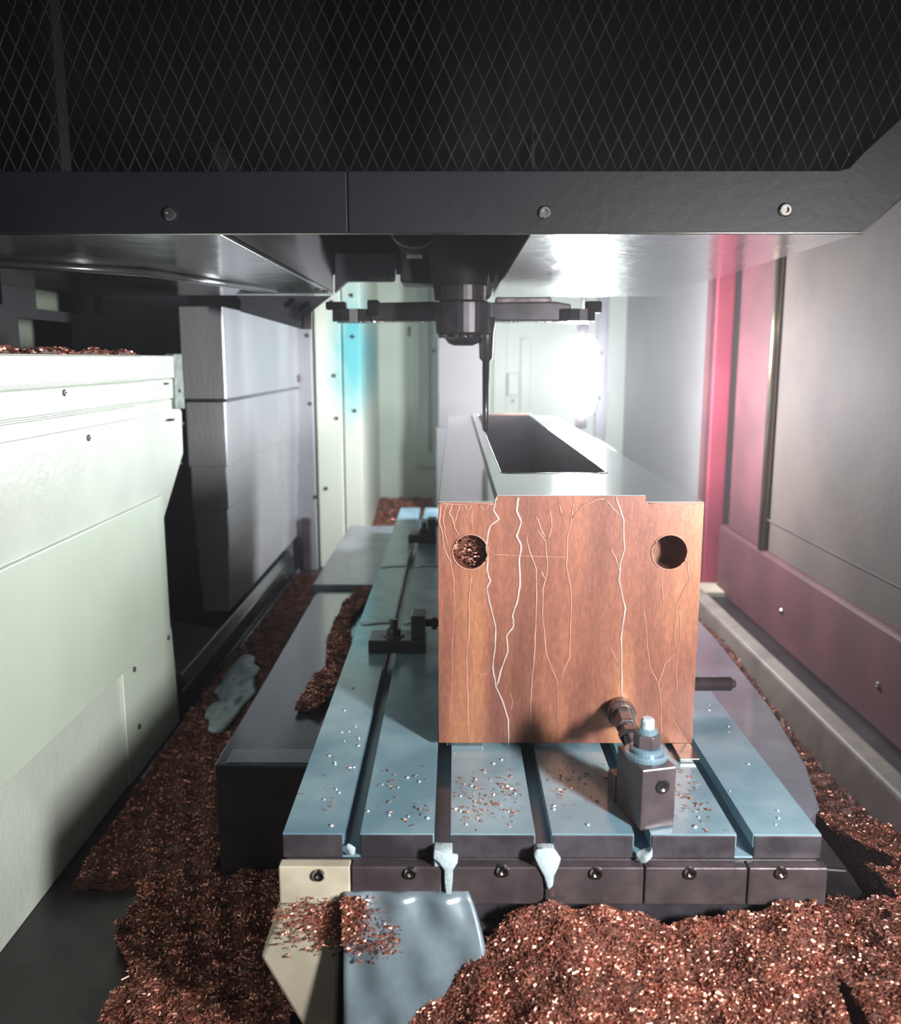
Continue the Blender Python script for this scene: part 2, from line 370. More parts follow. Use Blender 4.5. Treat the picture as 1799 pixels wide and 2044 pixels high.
# plinth under it, with sloped side
pl = thing('cover_plinth', 'dark folded sheet plinth sloping down from way cover to the left gutter', 'plinth', (-.55, 2, ZF))
zp = -.205
obj('top_plate', prism(bmesh.new(), [(-.78, 1.83, zp - .02), (-.78, 1.83, zp + .03), (-.60, 1.83, zp)], (0, YW0 - 1.836, 0)), 'apron', pl)
obj('side_plate', prism(bmesh.new(), [(-.78, 1.83, zp - .022), (-.6005, 1.83, zp - .002), (-.588, 1.83, zp - .03), (-.578, 1.83, ZF + .001), (-.78, 1.83, ZF + .001)], (0, YC - 1.95, 0)), 'apron_dark', pl, bevel=.002)
obj('rim_bead', tube(bmesh.new(), [(-.572, 1.5, ZF + .012), (-.572, YC - .1, ZF + .012)], .007, 8), 'apron', pl, smooth=True)
obj('fold_edge', tube(bmesh.new(), [(-.590, 1.80, zp - .03), (-.590, YC - .1, zp - .03)], .003, 8), 'steel', pl, smooth=True)
# block at the far end of the cover
fb = thing('end_block', 'small grey chip dusted block behind the foot of the way cover', 'block', (-.48, 2.95, ZF))
obj('body', B(-.565, -.53, YW1 + .005, YC - .06, ZF, -.10), 'clampsteel', fb, bevel=.006)

# bracket plate above the cover
ZU = .612
YK = .139 / math.tan(R(4.07))
br = thing('cover_bracket', 'dark triangular bracket plate with two slots above the way cover', 'bracket', (-.4, YK, ZU))
pp = [at_y(470, 590, YK), at_y(662, 590, YK), at_y(606, 634, YK), at_y(480, 600, YK)]
obj('plate', prism(bmesh.new(), pp, (0, .006, 0)), 'darkplate', br, bevel=.001)
for px, py in ((577, 604), (606, 612)):
    c = at_y(px, py, YK - .0005); bm = bmesh.new(); dx = Vector((.011, 0, .008)); nn = Vector((-.003, 0, .004))
    prism(bm, [c - dx - nn, c + dx - nn, c + dx + nn, c - dx + nn], (0, .003, 0)); obj('slot', bm, 'black', br)
obj('lip', prism(bmesh.new(), [at_y(480, 600, YK), at_y(606, 634, YK), at_y(606, 658, YK), at_y(480, 622, YK)], (0, .012, 0)), 'darkplate', br, bevel=.001)
obj('hook', B(at_y(603, 640, YK).x, at_y(607, 640, YK).x, YK - .004, YK, at_y(603, 655, YK).z, at_y(603, 632, YK).z), 'black', br)
obj('end_tab', prism(bmesh.new(), [at_y(606, 634, YK), at_y(622, 622, YK), at_y(622, 657, YK), at_y(606, 657, YK)], (0, .01, 0)), 'clampsteel', br)

# ------------------------------------------------------------------ head guard: plates, mesh, hood
YG = 1.016
hg = thing('head_guard', 'dark guard across the top with expanded metal mesh and bolted rail', 'guard', (0, YG, ZU))
xs = at_y(694, 400, YG).x
zr = at_y(900, 341, YG).z
def pg(px, py): return at_y(px, py, YG)
obj('rail_plate', B(-.75, xs - .0008, YG, YG + .006, ZU, zr), 'guard', hg, bevel=.001)
cr1, cr2 = pg(1722, 466), pg(1799, 396); sl = (cr2.z - ZU) / (cr2.x - cr1.x)
ix, iz = pg(1685, 338), pg(1799, 236)
sl2 = (iz.z - zr) / (iz.x - ix.x)
bm = bmesh.new()
prism(bm, [(xs + .0008, YG - .0002, ZU), (cr1.x, YG - .0002, ZU), (cr1.x + .2, YG - .0002, ZU + .2 * sl), (ix.x + .2, YG - .0002, zr + .2 * sl2),
           (ix.x + .02, YG - .0002, zr + .02 * sl2), (ix.x + .006, YG - .0002, zr + .003 * sl2), (ix.x - .006, YG - .0002, zr), (xs + .0008, YG - .0002, zr)], (0, .006, 0))
obj('rail_plate', bm, 'guard', hg, bevel=.001)
rails = [o_ for o_ in hg.children if o_.name.startswith('rail_plate')]
obj('bottom_bead', tube(bmesh.new(), [(-.75, YG + .002, ZU), (cr1.x, YG + .002, ZU), (cr1.x + .2, YG + .002, ZU + .2 * sl)], .0016, 6), 'steel', hg, smooth=True)
for px, py in ((340, 427), (1088, 425), (1567, 420)):
    p = pg(px, py); sc = screw_head(rails[0] if px < 694 else rails[1], p, (0, -1, 0), .0075, 'steel')
# expanded mesh: diamond strands, slightly twisted flat strips
bm = bmesh.new(); dw, dh = .0176, .0375; YMs = YG + .010
x0, x1 = -.62, .60; nz = 8; z0 = zr - dh * .5
def strand(bm, a, b, wd, th, tw):
    a = Vector(a); b = Vector(b); d = (b - a).normalized(); n = Vector((0, -1, 0)); u = d.cross(n)
    u2 = (u * math.cos(tw) + n * math.sin(tw)); n2 = (n * math.cos(tw) - u * math.sin(tw))
    vs = [[bm.verts.new(p + u2 * i * wd / 2 + n2 * j * th / 2) for i, j in ((1, 1), (-1, 1), (-1, -1), (1, -1))] for p in (a, b)]
    for k in range(4): bm.faces.new((vs[0][k], vs[0][(k + 1) % 4], vs[1][(k + 1) % 4], vs[1][k]))
i = 0
nx = int((x1 - x0) / dw)
for r in range(nz * 2):
    za = z0 + r * dh / 2; zb2 = za + dh / 2
    off = 0 if r % 2 == 0 else dw / 2
    for c in range(nx + 1):
        xa_ = x0 + c * dw + off
        if za < zr - .02 and False: continue
        lim = ix.x + max(0, (za - zr)) / sl2 + .01
        if xa_ > lim: continue
        ya_ = YMs + (.0015 if (c + r) % 2 else 0)
        strand(bm, (xa_, YMs, za), (xa_ + dw / 2, YMs, zb2), .0012, .0008, .5)
        strand(bm, (xa_, YMs, za), (xa_ - dw / 2, YMs, zb2), .0012, .0008, -.9)
        strand(bm, (xa_, YMs - .0002, za - .0015), (xa_, YMs - .0002, za + .0015), .0018, .0009, .3)
o = obj('expanded_mesh', bm, 'strand', hg); o['kind'] = 'stuff'
# hood (top box) undersides
xu1 = .085
obj('underside_panel', B(xu1, cr1.x, YG + .007, YK + .06, ZU, ZU + .006), 'under', hg, bevel=.001)
obj('underside_panel', B(-.84, -.266, YG + .007, YK + .02, ZU, ZU + .006), 'under_dark', hg, bevel=.001)
obj('hood_side', prism(bmesh.new(), [(cr1.x, YG + .017, ZU + .001), (cr1.x + .2, YG + .017, ZU + .001 + .2 * sl), (cr1.x + .2, YG + .017, ZC - .02), (cr1.x + .194, YG + .017, ZC - .02), (cr1.x + .194, YG + .017, ZU + .007 + .2 * sl), (cr1.x - .004, YG + .017, ZU + .007)], (0, YK + .045 - YG, 0)), 'guard', hg)
obj('hood_side', B(-.272, -.266, YG + .017, YK + .02, ZU + .007, ZU + .10), 'black', hg)
obj('hood_side', B(xu1, xu1 + .004, YG + .017, YK + .06, ZU + .007, ZU + .12), 'black', hg)
obj('dark_backing', prism(bmesh.new(), [(-.84, YK + .063, .66), (cr1.x + .02, YK + .063, .66), (cr1.x + .2, YK + .063, ZU + .01 + .2 * sl), (cr1.x + .2, YK + .063, ZC - .02), (-.84, YK + .063, ZC - .02)], (0, .007, 0)), 'black', hg)  # dark sheet added to block lamp light and blacken the void behind the mesh
obj('rib', tube(bmesh.new(), [(-.70, 1.25, ZU - .004), (-.48, 1.40, ZU - .006), (-.36, 1.80, ZU - .004)], .006, 8), 'under_dark', hg, smooth=True)
for px in (625, 640): 
    p = at_z(px + 10, 577 + (px - 625) * .2, ZU - .0005); screw_head(hg, p, (0, 0, -1), .006)

# ------------------------------------------------------------------ spindle head
YS = 1.60
def ps(px, py): return at_y(px, py, YS)
sp = thing('spindle_head', 'black oily spindle head hanging over the copper block', 'spindle', (ps(925, 600).x, YS, ps(925, 600).z))
cx = ps(925, 600).x
def zz(py): return ps(925, py).z
r0 = (ps(985, 560).x - ps(875, 560).x) / 2
obj('housing', lathe(bmesh.new(), (cx - .005, YS + .03, zz(597)), (0, 0, 1), [(0, r0 * .95), (.02, r0), (.07, r0 * 1.15), (.11, r0 * 1.6), (.5, r0 * 1.7)], 32), 'black', sp, smooth=True)
obj('casting', prism(bmesh.new(), [(ps(792, 470).x, YS + .10, zz(470)), (ps(1010, 470).x, YS + .10, zz(470)), (ps(985, 560).x, YS + .10, zz(585)), (ps(868, 560).x, YS + .10, zz(567)), (ps(868, 560).x, YS + .10, zz(556)), (ps(792, 556).x, YS + .10, zz(553))], (0, .12, 0)), 'guard', sp, bevel=.004)
obj('collar', lathe(bmesh.new(), (cx, YS, zz(669)), (0, 0, 1), [(0, r0 * .98), (.004, r0 * 1.05), (.055, r0 * 1.05), (.06, r0 * .8), (.085, r0 * .8)], 32), 'dark_steel', sp)
obj('nose', lathe(bmesh.new(), (cx, YS, zz(690)), (0, 0, 1), [(0, r0 * .35), (.004, r0 * .55), (.012, r0 * .68), (.023, r0 * .70)], 28), 'dark_steel', sp, smooth=True)
for k in range(10):
    an = 2 * math.pi * k / 10
    obj('nose_bolt', lathe(bmesh.new(), (cx + math.cos(an) * r0 * .82, YS + math.sin(an) * r0 * .82, zz(669) - .005), (0, 0, 1), [(0, .004), (.006, .005)], 8), 'dark_steel', sp)
# tool + holder with long shank
tx = ps(970, 750).x
tl = thing('cutting_tool', 'long slim tool hanging below the spindle onto the block rim', 'tool', (tx, YS, zz(860)))
zt0 = zz(862)
obj('holder', lathe(bmesh.new(), (tx, YS, zz(722)), (0, 0, 1), [(0, .006), (.006, .012), (.05, .014), (.07, .017), (.078, .017)], 18), 'dark_steel', tl, smooth=True)
obj('shank', lathe(bmesh.new(), (tx, YS, zt0), (0, 0, 1), [(0, .003), (.006, .0055), (zz(722) - zt0, .0065)], 14), 'dark_steel', tl, smooth=True)
# tool changer arm
YA = 1.75
def pa(px, py): return at_y(px, py, YA)
ta = thing('tool_change_arm', 'dark tool changer arm reaching left and right behind the spindle', 'tool changer arm', (cx, YA, pa(900, 640).z))
za0, za1 = pa(900, 641).z, pa(900, 604).z
xl, xr_ = pa(652, 620).x, pa(1200, 620).x
mid = (pa(740, 620).x, pa(1140, 620).x)
obj('bar', prism(bmesh.new(), [(mid[0], YA, za0), (mid[1], YA, za0), (mid[1], YA, za1 - .003), (mid[1] - .03, YA, za1 + .002), (.06, YA, za1), (-.05, YA, za1 + .002), (mid[0] + .012, YA, za1), (mid[0], YA, za1 - .004)], (0, .07, 0)), 'dark_steel', ta, bevel=.003)
def claw(cxx, sgn):
    bm = bmesh.new(); Rr = .042; pts = []
    for k in range(0, 13):
        a_ = math.pi * (.25 + 1.5 * k / 12); pts.append((cxx - sgn * math.cos(a_) * -Rr, YA + .03 + math.sin(a_) * Rr))
    for (xA, yA), (xB, yB) in zip(pts, pts[1:]):
        d = Vector((xB - xA, yB - yA, 0)); n = Vector((-d.y, d.x, 0)).normalized() * .006
        q = [Vector((xA, yA, za0 - .001)) + n, Vector((xB, yB, za0 - .001)) + n, Vector((xB, yB, za0 - .001)) - n, Vector((xA, yA, za0 - .001)) - n]
        prism(bm, q, (0, 0, .024))
    return bm
obj('gripper', claw(xl + .045, -1), 'dark_steel', ta)
obj('gripper', claw(xr_ - .045, 1), 'dark_steel', ta)
obj('gripper_finger', B(xl - .002, xl + .038, YA + .0, YA + .02, za0 + .022, za1 + .002), 'black', ta, bevel=.003)
obj('gripper_finger', B(mid[0] - .006, mid[0] + .016, YA - .006, YA + .03, za0 + .01, za1 + .005), 'black', ta, bevel=.003)
obj('gripper_finger', B(xr_ - .03, xr_ + .002, YA + .0, YA + .02, za0 + .016, za1 + .003), 'black', ta, bevel=.003)
obj('pivot_hub', lathe(bmesh.new(), (cx + .0, YA + .075, za0 + .002), (0, 0, 1), [(0, .05), (.03, .05), (.04, .04)], 24), 'black', ta, smooth=True)
obj('rear_link', B(.08, .19, YA + .02, YA + .06, za1 - .004, za1 + .012), 'clampsteel', ta, bevel=.003)
bm = bmesh.new()
for k in range(46):
    px = rnd.uniform(700, 1190)
    if 868 < px < 985: continue
    p = pa(px, 642); blobby(bm, (p.x, YA + .001 + rnd.uniform(0, .01), za0 - .001), .0018, .0018, rnd.uniform(.002, .004), k, 1, 0)
dr = obj('droplets', bm, 'steel', ta, smooth=True); dr['kind'] = 'stuff'
# rear head plate
rh = thing('head_rear_plate', 'dark grey chamfered plate of the head casting left of the spindle', 'plate', (-.2, YK + .03, .64))
YR = YK + .03
obj('plate', prism(bmesh.new(), [at_y(668, 505, YR), at_y(668, 585, YR), at_y(694, 562, YR), at_y(790, 562, YR), at_y(790, 505, YR)], (0, .02, 0)), 'darkplate', rh, bevel=.002)
obj('lip', B(at_y(735, 560, YR).x, at_y(788, 560, YR).x, YR - .006, YR - .0002, at_y(735, 563, YR).z, at_y(735, 554, YR).z), 'clampsteel', rh)
for px in (740, 768): obj('droplet', blobby(bmesh.new(), at_y(px, 549, YR - .003), .0025, .0025, .004, px, 2, .1), 'steel', rh, smooth=True)
# round sensor ring high on the head
rg = thing('ring_port', 'dark round port ring under the rail left of the spindle', 'ring', (at_y(826, 466, 1.5)))
bm = bmesh.new(); c = at_y(826, 462, 1.5)
for k in range(28):
    a0 = 2 * math.pi * k / 28; a1 = 2 * math.pi * (k + 1) / 28
    cyl(bm, c + Vector((math.cos(a0) * .036, 0, math.sin(a0) * .026)), c + Vector((math.cos(a1) * .036, 0, math.sin(a1) * .026)), .0022, 6)
obj('ring', bm, 'clampsteel', rg); obj('name_tab', B(c.x - .012, c.x + .014, 1.499, 1.503, c.z - .043, c.z - .037), 'clampsteel', rg)
obj('port_body', lathe(bmesh.new(), c + Vector((0, .004, 0)), (0, 1, 0), [(0, .034), (.03, .034)], 24), 'black', rg)

# grey cover behind the spindle
cc0, cc1 = at_y(874, 750, 4.1).x, at_y(975, 750, 4.1).x
gc = thing('column_cover', 'pale pinkish grey box column behind the spindle and block', 'column', ((cc0 + cc1) / 2, 4.2, ZF))
obj('shell', B(cc0, cc1, 4.1, 4.35, ZF, 1.1), 'greycol', gc, bevel=.006)
obj('base_band', B(cc0 - .008, cc1 + .004, 4.092, 4.35, ZF + .002, at_y(900, 852, 4.1).z), 'greyplate', gc, bevel=.004)

# ------------------------------------------------------------------ work lamp on the back wall
YL = 2.70
lx = at_y(1162, 745, YL).x; lz0 = at_y(1162, 830, YL).z; lz1 = at_y(1162, 668, YL).z
lp = thing('work_lamp', 'glaring white upright tube lamp hanging behind the copper block', 'lamp', (lx, YL, lz0))
obj('tube', lathe(bmesh.new(), (lx, YL, lz0), (0, 0, 1), [(0, .015), (.012, .036), (.035, .044), (lz1 - lz0 - .06, .050), (lz1 - lz0 - .02, .040), (lz1 - lz0, .015)], 24), emit('lamp_glow', (0.93, 0.95, 1.0), LAMP_STRENGTH), lp, smooth=True)
obj('cap', lathe(bmesh.new(), (lx, YL, lz1 - .002), (0, 0, 1), [(0, .018), (.03, .018)], 18), 'dark_steel', lp)
obj('cap', lathe(bmesh.new(), (lx, YL, lz0 - .04), (0, 0, 1), [(0, .018), (.042, .018)], 18), 'dark_steel', lp)
obj('hanger_rod', cyl(bmesh.new(), (lx, YL, lz1 + .028), (lx, YL, ZC), .006, 10), 'dark_steel', lp, smooth=True)
hs = thing('coolant_hose', 'thin pale hose arching beside the lamp at the block end', 'hose', tuple(at_y(1170, 870, 3.4)))
obj('hose_run', tube(bmesh.new(), [at_y(px, py, 3.4) for px, py in ((1130, 866), (1165, 868), (1195, 880), (1222, 897), (1243, 918), (1252, 960), (1254, 1100))], .006, 8), 'paint', hs, smooth=True)

# ------------------------------------------------------------------ machine table with T-slots
x0t, x1t = -.174, .371; YT0, YT1 = .819, 2.80
slots = [(px - 908) * .888 / F for px in (703, 884, 1086, 1283, 1487)]
prof = [(x0t, 0)]
for s in slots:
    h = .0085; prof += [(s - h, 0), (s - h, -.014), (s - .015, -.014), (s - .015, -.024), (s + .015, -.024), (s + .015, -.014), (s + h, -.014), (s + h, 0)]
prof += [(x1t, 0), (x1t, -.026), (x0t, -.026)]
mt = thing('machine_table', 'long wet blue steel machine table with five T-slots', 'table', ((x0t + x1t) / 2, YT0, -.10))
obj('slotted_top', prism(bmesh.new(), [(x, YT0, z) for x, z in prof], (0, YT1 - YT0, 0)), 'table', mt)
# dark front faces of the ribs
edges = [x0t] + [v for s in slots for v in (s - .0095, s + .0095)] + [x1t]
for i in range(6):
    obj('rib_end', B(edges[2 * i], edges[2 * i + 1], YT0 - .0015, YT0 - .0001, -.0255, -.001), 'table_front', mt, bevel=.0006)
fps = []
bx = [x0t - .003] + [s for s in slots] + [x1t + .003]
for i in range(6):
    fps.append(obj('front_plate', B(bx[i] + .0008, bx[i + 1] - .0008, YT0 - .016, YT0 - .002, -.068, -.027), 'paint_cream' if i == 0 else 'clampsteel', mt, bevel=.0015))
for px, py in ((637, 1746), (820, 1742), (1004, 1738), (1378, 1742), (1190, 1742), (1560, 1742)):
    pq = at_y(px, py, YT0 - .0165); screw_head(next(f_ for f_, i_ in zip(fps, range(6)) if bx[i_] <= pq.x <= bx[i_ + 1] or i_ == 5), pq, (0, -1, 0), .0065, 'steel')
obj('table_body', B(x0t + .002, x1t - .002, YT0 - .001, YT1 - .01, -.066, -.027), 'table_front', mt, bevel=.002)
# saddle casting below
sd = thing('saddle', 'cream and grey saddle casting under the table front', 'saddle', (.1, YT0, ZF))
q = YT0 - .012
sp1 = [at_y(562, 1790, q), at_y(548, 1850, q), at_y(520, 1912, q), at_y(610, 2060, q), at_y(660, 2200, q), at_y(690, 2200, q), at_y(672, 2060, q), at_y(682, 1790, q)]
obj('cream_foot', prism(bmesh.new(), sp1, (0, .10, 0)), 'paint_cream', sd, bevel=.004)
obj('grey_body', B(at_y(684, 1800, q).x, x1t - .005, q + .012, 1.17, ZF, -.068), 'table_front', sd, bevel=.004)
obj('parting_step', B(at_y(930, 1800, q).x, at_y(1010, 1800, q).x, q - .001, q + .011, -.102, -.096), 'clampsteel', sd)

# aprons either side
ZAp = -.10
ap = thing('way_plate', 'dark oily way cover plate left of the table', 'way cover', (-.25, 1.2, ZF))
ya0 = at_z(520, 1527, ZAp).y
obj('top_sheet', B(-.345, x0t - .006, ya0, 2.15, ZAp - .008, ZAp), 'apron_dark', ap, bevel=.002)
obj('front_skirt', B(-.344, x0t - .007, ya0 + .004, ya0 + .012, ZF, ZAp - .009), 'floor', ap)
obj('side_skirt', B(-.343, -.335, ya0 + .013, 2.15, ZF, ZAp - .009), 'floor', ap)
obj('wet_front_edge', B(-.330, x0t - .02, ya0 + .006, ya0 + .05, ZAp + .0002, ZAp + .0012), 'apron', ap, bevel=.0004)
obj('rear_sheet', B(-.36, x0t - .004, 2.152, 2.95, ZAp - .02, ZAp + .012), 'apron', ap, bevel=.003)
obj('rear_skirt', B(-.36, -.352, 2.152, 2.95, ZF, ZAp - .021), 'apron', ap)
ar = thing('way_plate', 'wet blue grey way cover plate right of the table', 'way cover', (.45, 1.2, ZF))
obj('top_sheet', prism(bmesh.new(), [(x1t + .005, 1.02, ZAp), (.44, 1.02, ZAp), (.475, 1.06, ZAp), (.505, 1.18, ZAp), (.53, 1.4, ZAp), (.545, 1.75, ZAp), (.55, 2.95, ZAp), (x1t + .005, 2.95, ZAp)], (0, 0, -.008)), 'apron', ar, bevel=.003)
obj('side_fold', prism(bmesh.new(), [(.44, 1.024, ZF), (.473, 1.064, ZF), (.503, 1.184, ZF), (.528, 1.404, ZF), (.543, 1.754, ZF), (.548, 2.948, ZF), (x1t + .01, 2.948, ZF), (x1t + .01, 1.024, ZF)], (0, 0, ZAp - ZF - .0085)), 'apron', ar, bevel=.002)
obj('dark_gusset', prism(bmesh.new(), [(x1t + .006, .93, ZF), (x1t + .006, .93, -.13), (x1t + .03, .93, -.104), (.455, .93, -.108), (.49, .93, -.16), (.50, .93, ZF)], (0, .085, 0)), 'dark_steel', ar, bevel=.003)
obj('bolt', lathe(bmesh.new(), (.42, .96, -.106), (0, 0, 1), [(0, .010), (.006, .010), (.0065, .006), (.011, .006)], 12), 'steel', ar)

# ------------------------------------------------------------------ copper workpiece
YB0 = 1.020; YB1 = 2.62
z00, zsh, ztop = .006, at_y(1140, 1003, YB0).z, at_y(1140, 990, YB0).z
bxl, bxr = at_y(875, 1003, YB0).x, at_y(1406, 1003, YB0).x
cxl, cxr = at_y(992, 990, YB0).x, at_y(1290, 990, YB0).x
pf = at_z(1000, 946, ztop); pfr = at_z(1211, 944, ztop); YPb = at_z(1040, 829, ztop).y
cb = thing('copper_block', 'big copper mould block on the table, streaked with dried coolant', 'workpiece', ((bxl + bxr) / 2, YB0, 0.0))
# front wall with two holes
def holeface(bm, x0, x1, z0, z1, holes, Y0, Y1):
    """slab with blind round holes in the front face; cells between columns"""
    cols = [x0] + [v for (hx, hz, r) in holes for v in (hx - r * 1.35, hx + r * 1.35)] + [x1]
    rows = [z0, holes[0][1] - holes[0][2] * 1.35, holes[0][1] + holes[0][2] * 1.35, z1]
    V = {}
    def vv(x, z, y=Y0):
        k = (round(x, 6), round(y, 6), round(z, 6))
        if k not in V: V[k] = bm.verts.new((x, y, z))
        return V[k]
    for ci in range(len(cols) - 1):
        for ri in range(3):
            xa, xb, za, zb = cols[ci], cols[ci + 1], rows[ri], rows[ri + 1]
            hole = None
            if ri == 1:
                for h in holes:
                    if xa < h[0] < xb: hole = h
            if not hole: bm.faces.new((vv(xa, za), vv(xb, za), vv(xb, zb), vv(xa, zb))); continue
            hx, hz, r = hole; n = 40; s = r * 1.35
            sq = []; ci_ = []; dp = []
            for k in range(n):
                a = 2 * math.pi * k / n; c_, s_ = math.cos(a), math.sin(a); m = max(abs(c_), abs(s_))
                sq.append(vv(hx + s * c_ / m, hz + s * s_ / m)); ci_.append(bm.verts.new((hx + r * c_, Y0, hz + r * s_))); dp.append(bm.verts.new((hx + r * c_, Y0 + .045, hz + r * s_)))
            for k in range(n):
                j = (k + 1) % n
                bm.faces.new((sq[k], sq[j], ci_[j], ci_[k])); bm.faces.new((ci_[k], ci_[j], dp[j], dp[k]))
            bm.faces.new(dp)
hc = [at_y(939, 1101, YB0), at_y(1337, 1103, YB0)]
hr = 35.5 * 1.05 / F
hz = (hc[0].z + hc[1].z) / 2
bm = bmesh.new()
holeface(bm, bxl, bxr, z00, zsh, [(hc[0].x, hz, hr), (hc[1].x, hz, hr)], YB0, YB0 + .2)
# remaining sides of the slab
v = lambda x, y, z: bm.verts.new((x, y, z))
def quad(*p): bm.faces.new([bm.verts.new(q_) for q_ in p])
quad((bxl, YB0, z00), (bxl, YB1, z00), (bxl, YB1, zsh), (bxl, YB0, zsh))
quad((bxr, YB0, z00), (bxr, YB1, z00), (bxr, YB1, zsh), (bxr, YB0, zsh))
quad((bxl, YB1, z00), (bxr, YB1, z00), (bxr, YB1, zsh), (bxl, YB1, zsh))
quad((bxl, YB0, z00), (bxr, YB0, z00), (bxr, YB1, z00), (bxl, YB1, z00))
quad((bxl, YB0, zsh), (cxl, YB0, zsh), (cxl, YB1, zsh), (bxl, YB1, zsh))
quad((cxr, YB0, zsh), (bxr, YB0, zsh), (bxr, YB1, zsh), (cxr, YB1, zsh))
quad((cxl, YB0, zsh), (cxl, YB0, ztop), (cxl, YB1, ztop), (cxl, YB1, zsh))
quad((cxr, YB0, zsh), (cxr, YB0, ztop), (cxr, YB1, ztop), (cxr, YB1, zsh))
quad((cxl, YB0, zsh), (cxr, YB0, zsh), (cxr, YB0, ztop), (cxl, YB0, ztop))
quad((cxl, YB1, zsh), (cxr, YB1, zsh), (cxr, YB1, ztop), (cxl, YB1, ztop))
# raised top with rounded rectangular pocket
pxl, pxr_, pyf, pyb = pf.x, pfr.x, pf.y, YPb
def rrect(x0, x1, y0, y1, r, n=6):
    out = []
    for (cx_, cy_, a0) in ((x1 - r, y0 + r, -90), (x1 - r, y1 - r, 0), (x0 + r, y1 - r, 90), (x0 + r, y0 + r, 180)):
        for k in range(n + 1):
            a_ = R(a0 + 90 * k / n); out.append((cx_ + r * math.cos(a_), cy_ + r * math.sin(a_)))
    return out
rr = rrect(pxl, pxr_, pyf, pyb, .014)
outr = []
for (x, y) in rr:
    X = cxr if x > (pxl + pxr_) / 2 else cxl; Y = YB0 if y < (pyf + pyb) / 2 else YB1
    outr.append((X, Y))
n = len(rr)
iv = [bm.verts.new((x, y, ztop)) for x, y in rr]; dv_ = [bm.verts.new((x, y, ztop - .16)) for x, y in rr]
corn = {c: bm.verts.new((c[0], c[1], ztop)) for c in set(outr)}
for k in range(n):
    j = (k + 1) % n
    a_, b_ = corn[outr[k]], corn[outr[j]]
    if a_ is b_: bm.faces.new((iv[k], iv[j], a_))
    else: bm.faces.new((iv[k], iv[j], b_, a_))
bmesh.ops.remove_doubles(bm, verts=bm.verts[:], dist=1e-5)
obj('body', bm, 'copper', cb)
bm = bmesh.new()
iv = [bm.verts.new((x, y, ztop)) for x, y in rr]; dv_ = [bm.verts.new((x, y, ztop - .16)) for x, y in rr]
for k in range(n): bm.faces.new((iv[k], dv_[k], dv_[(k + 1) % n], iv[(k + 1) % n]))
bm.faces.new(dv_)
pw = obj('pocket', bm, mat('shaded_oily_pocket_wall', (0.085, 0.055, 0.06), .45, .3, var=.4, scale=10), cb); pw['label'] = 'oily walls of the long rounded pocket, darkened to paint its shade'  # wall colour darkened for the pocket's shade, besides its oily dirt
# thin layer on the wet upper faces, grey painted for the wall's grazing reflection
bm = bmesh.new()
box(bm, bxl + .0006, cxl - .0006, YB0 + .001, YB1 - .01, zsh + .0001, zsh + .0009)
box(bm, cxr + .0006, bxr - .0006, YB0 + .001, YB1 - .01, zsh + .0001, zsh + .0009)
box(bm, cxl + .0006, cxr - .0006, YB0 + .001, pyf - .0006, ztop + .0001, ztop + .0009)
box(bm, cxl + .0006, pxl - .0006, pyf - .0006, YB1 - .01, ztop + .0001, ztop + .0009)
box(bm, pxr_ + .0006, cxr - .0006, pyf - .0006, YB1 - .01, ztop + .0001, ztop + .0009)
f_ = obj('reflection_layer', bm, 'film', cb); f_['label'] = 'grey layer painting the wall reflection on the wet upper faces'
obj('rim_edge', tube(bmesh.new(), [(x, y, ztop + .0006) for x, y in rr] + [(rr[0][0], rr[0][1], ztop + .0006)], .0012, 6), 'steel', cb, smooth=True)
# chip plug in the left hole
bm = bmesh.new()
def flake(bm, p, s, q):
    ax = Vector((q.gauss(0, 1), q.gauss(0, 1), q.gauss(0, 1))).normalized(); d, u, v_ = basis(ax)
    L = s * q.uniform(.7, 1.6); W = s * q.uniform(.2, .45); c = s * q.uniform(-.4, .4)
    P = [p + u * (-L) * .5, p + u * 0 + d * c, p + u * L * .5]
    a = [bm.verts.new(x + v_ * W * .5) for x in P]; b = [bm.verts.new(x - v_ * W * .5) for x in P]
    bm.faces.new((a[0], a[1], b[1], b[0])); bm.faces.new((a[1], a[2], b[2], b[1]))
q = random.Random(3)
for k in range(500):
    an = q.uniform(0, 6.283); rr_ = hr * .92 * math.sqrt(q.random())
    y = YB0 + .012 + .022 * q.random()
    flake(bm, Vector((hc[0].x + rr_ * math.cos(an), y, hz + rr_ * math.sin(an))), .004, q)
o = obj('chips_in_hole', bm, 'chip', cb); o['kind'] = 'stuff'
bm = lathe(bmesh.new(), (hc[0].x, YB0 + .036, hz), (0, 1, 0), [(0, hr * .97), (.006, hr * .97)], 24)
obj('chip_bed', bm, 'chipbed', cb)
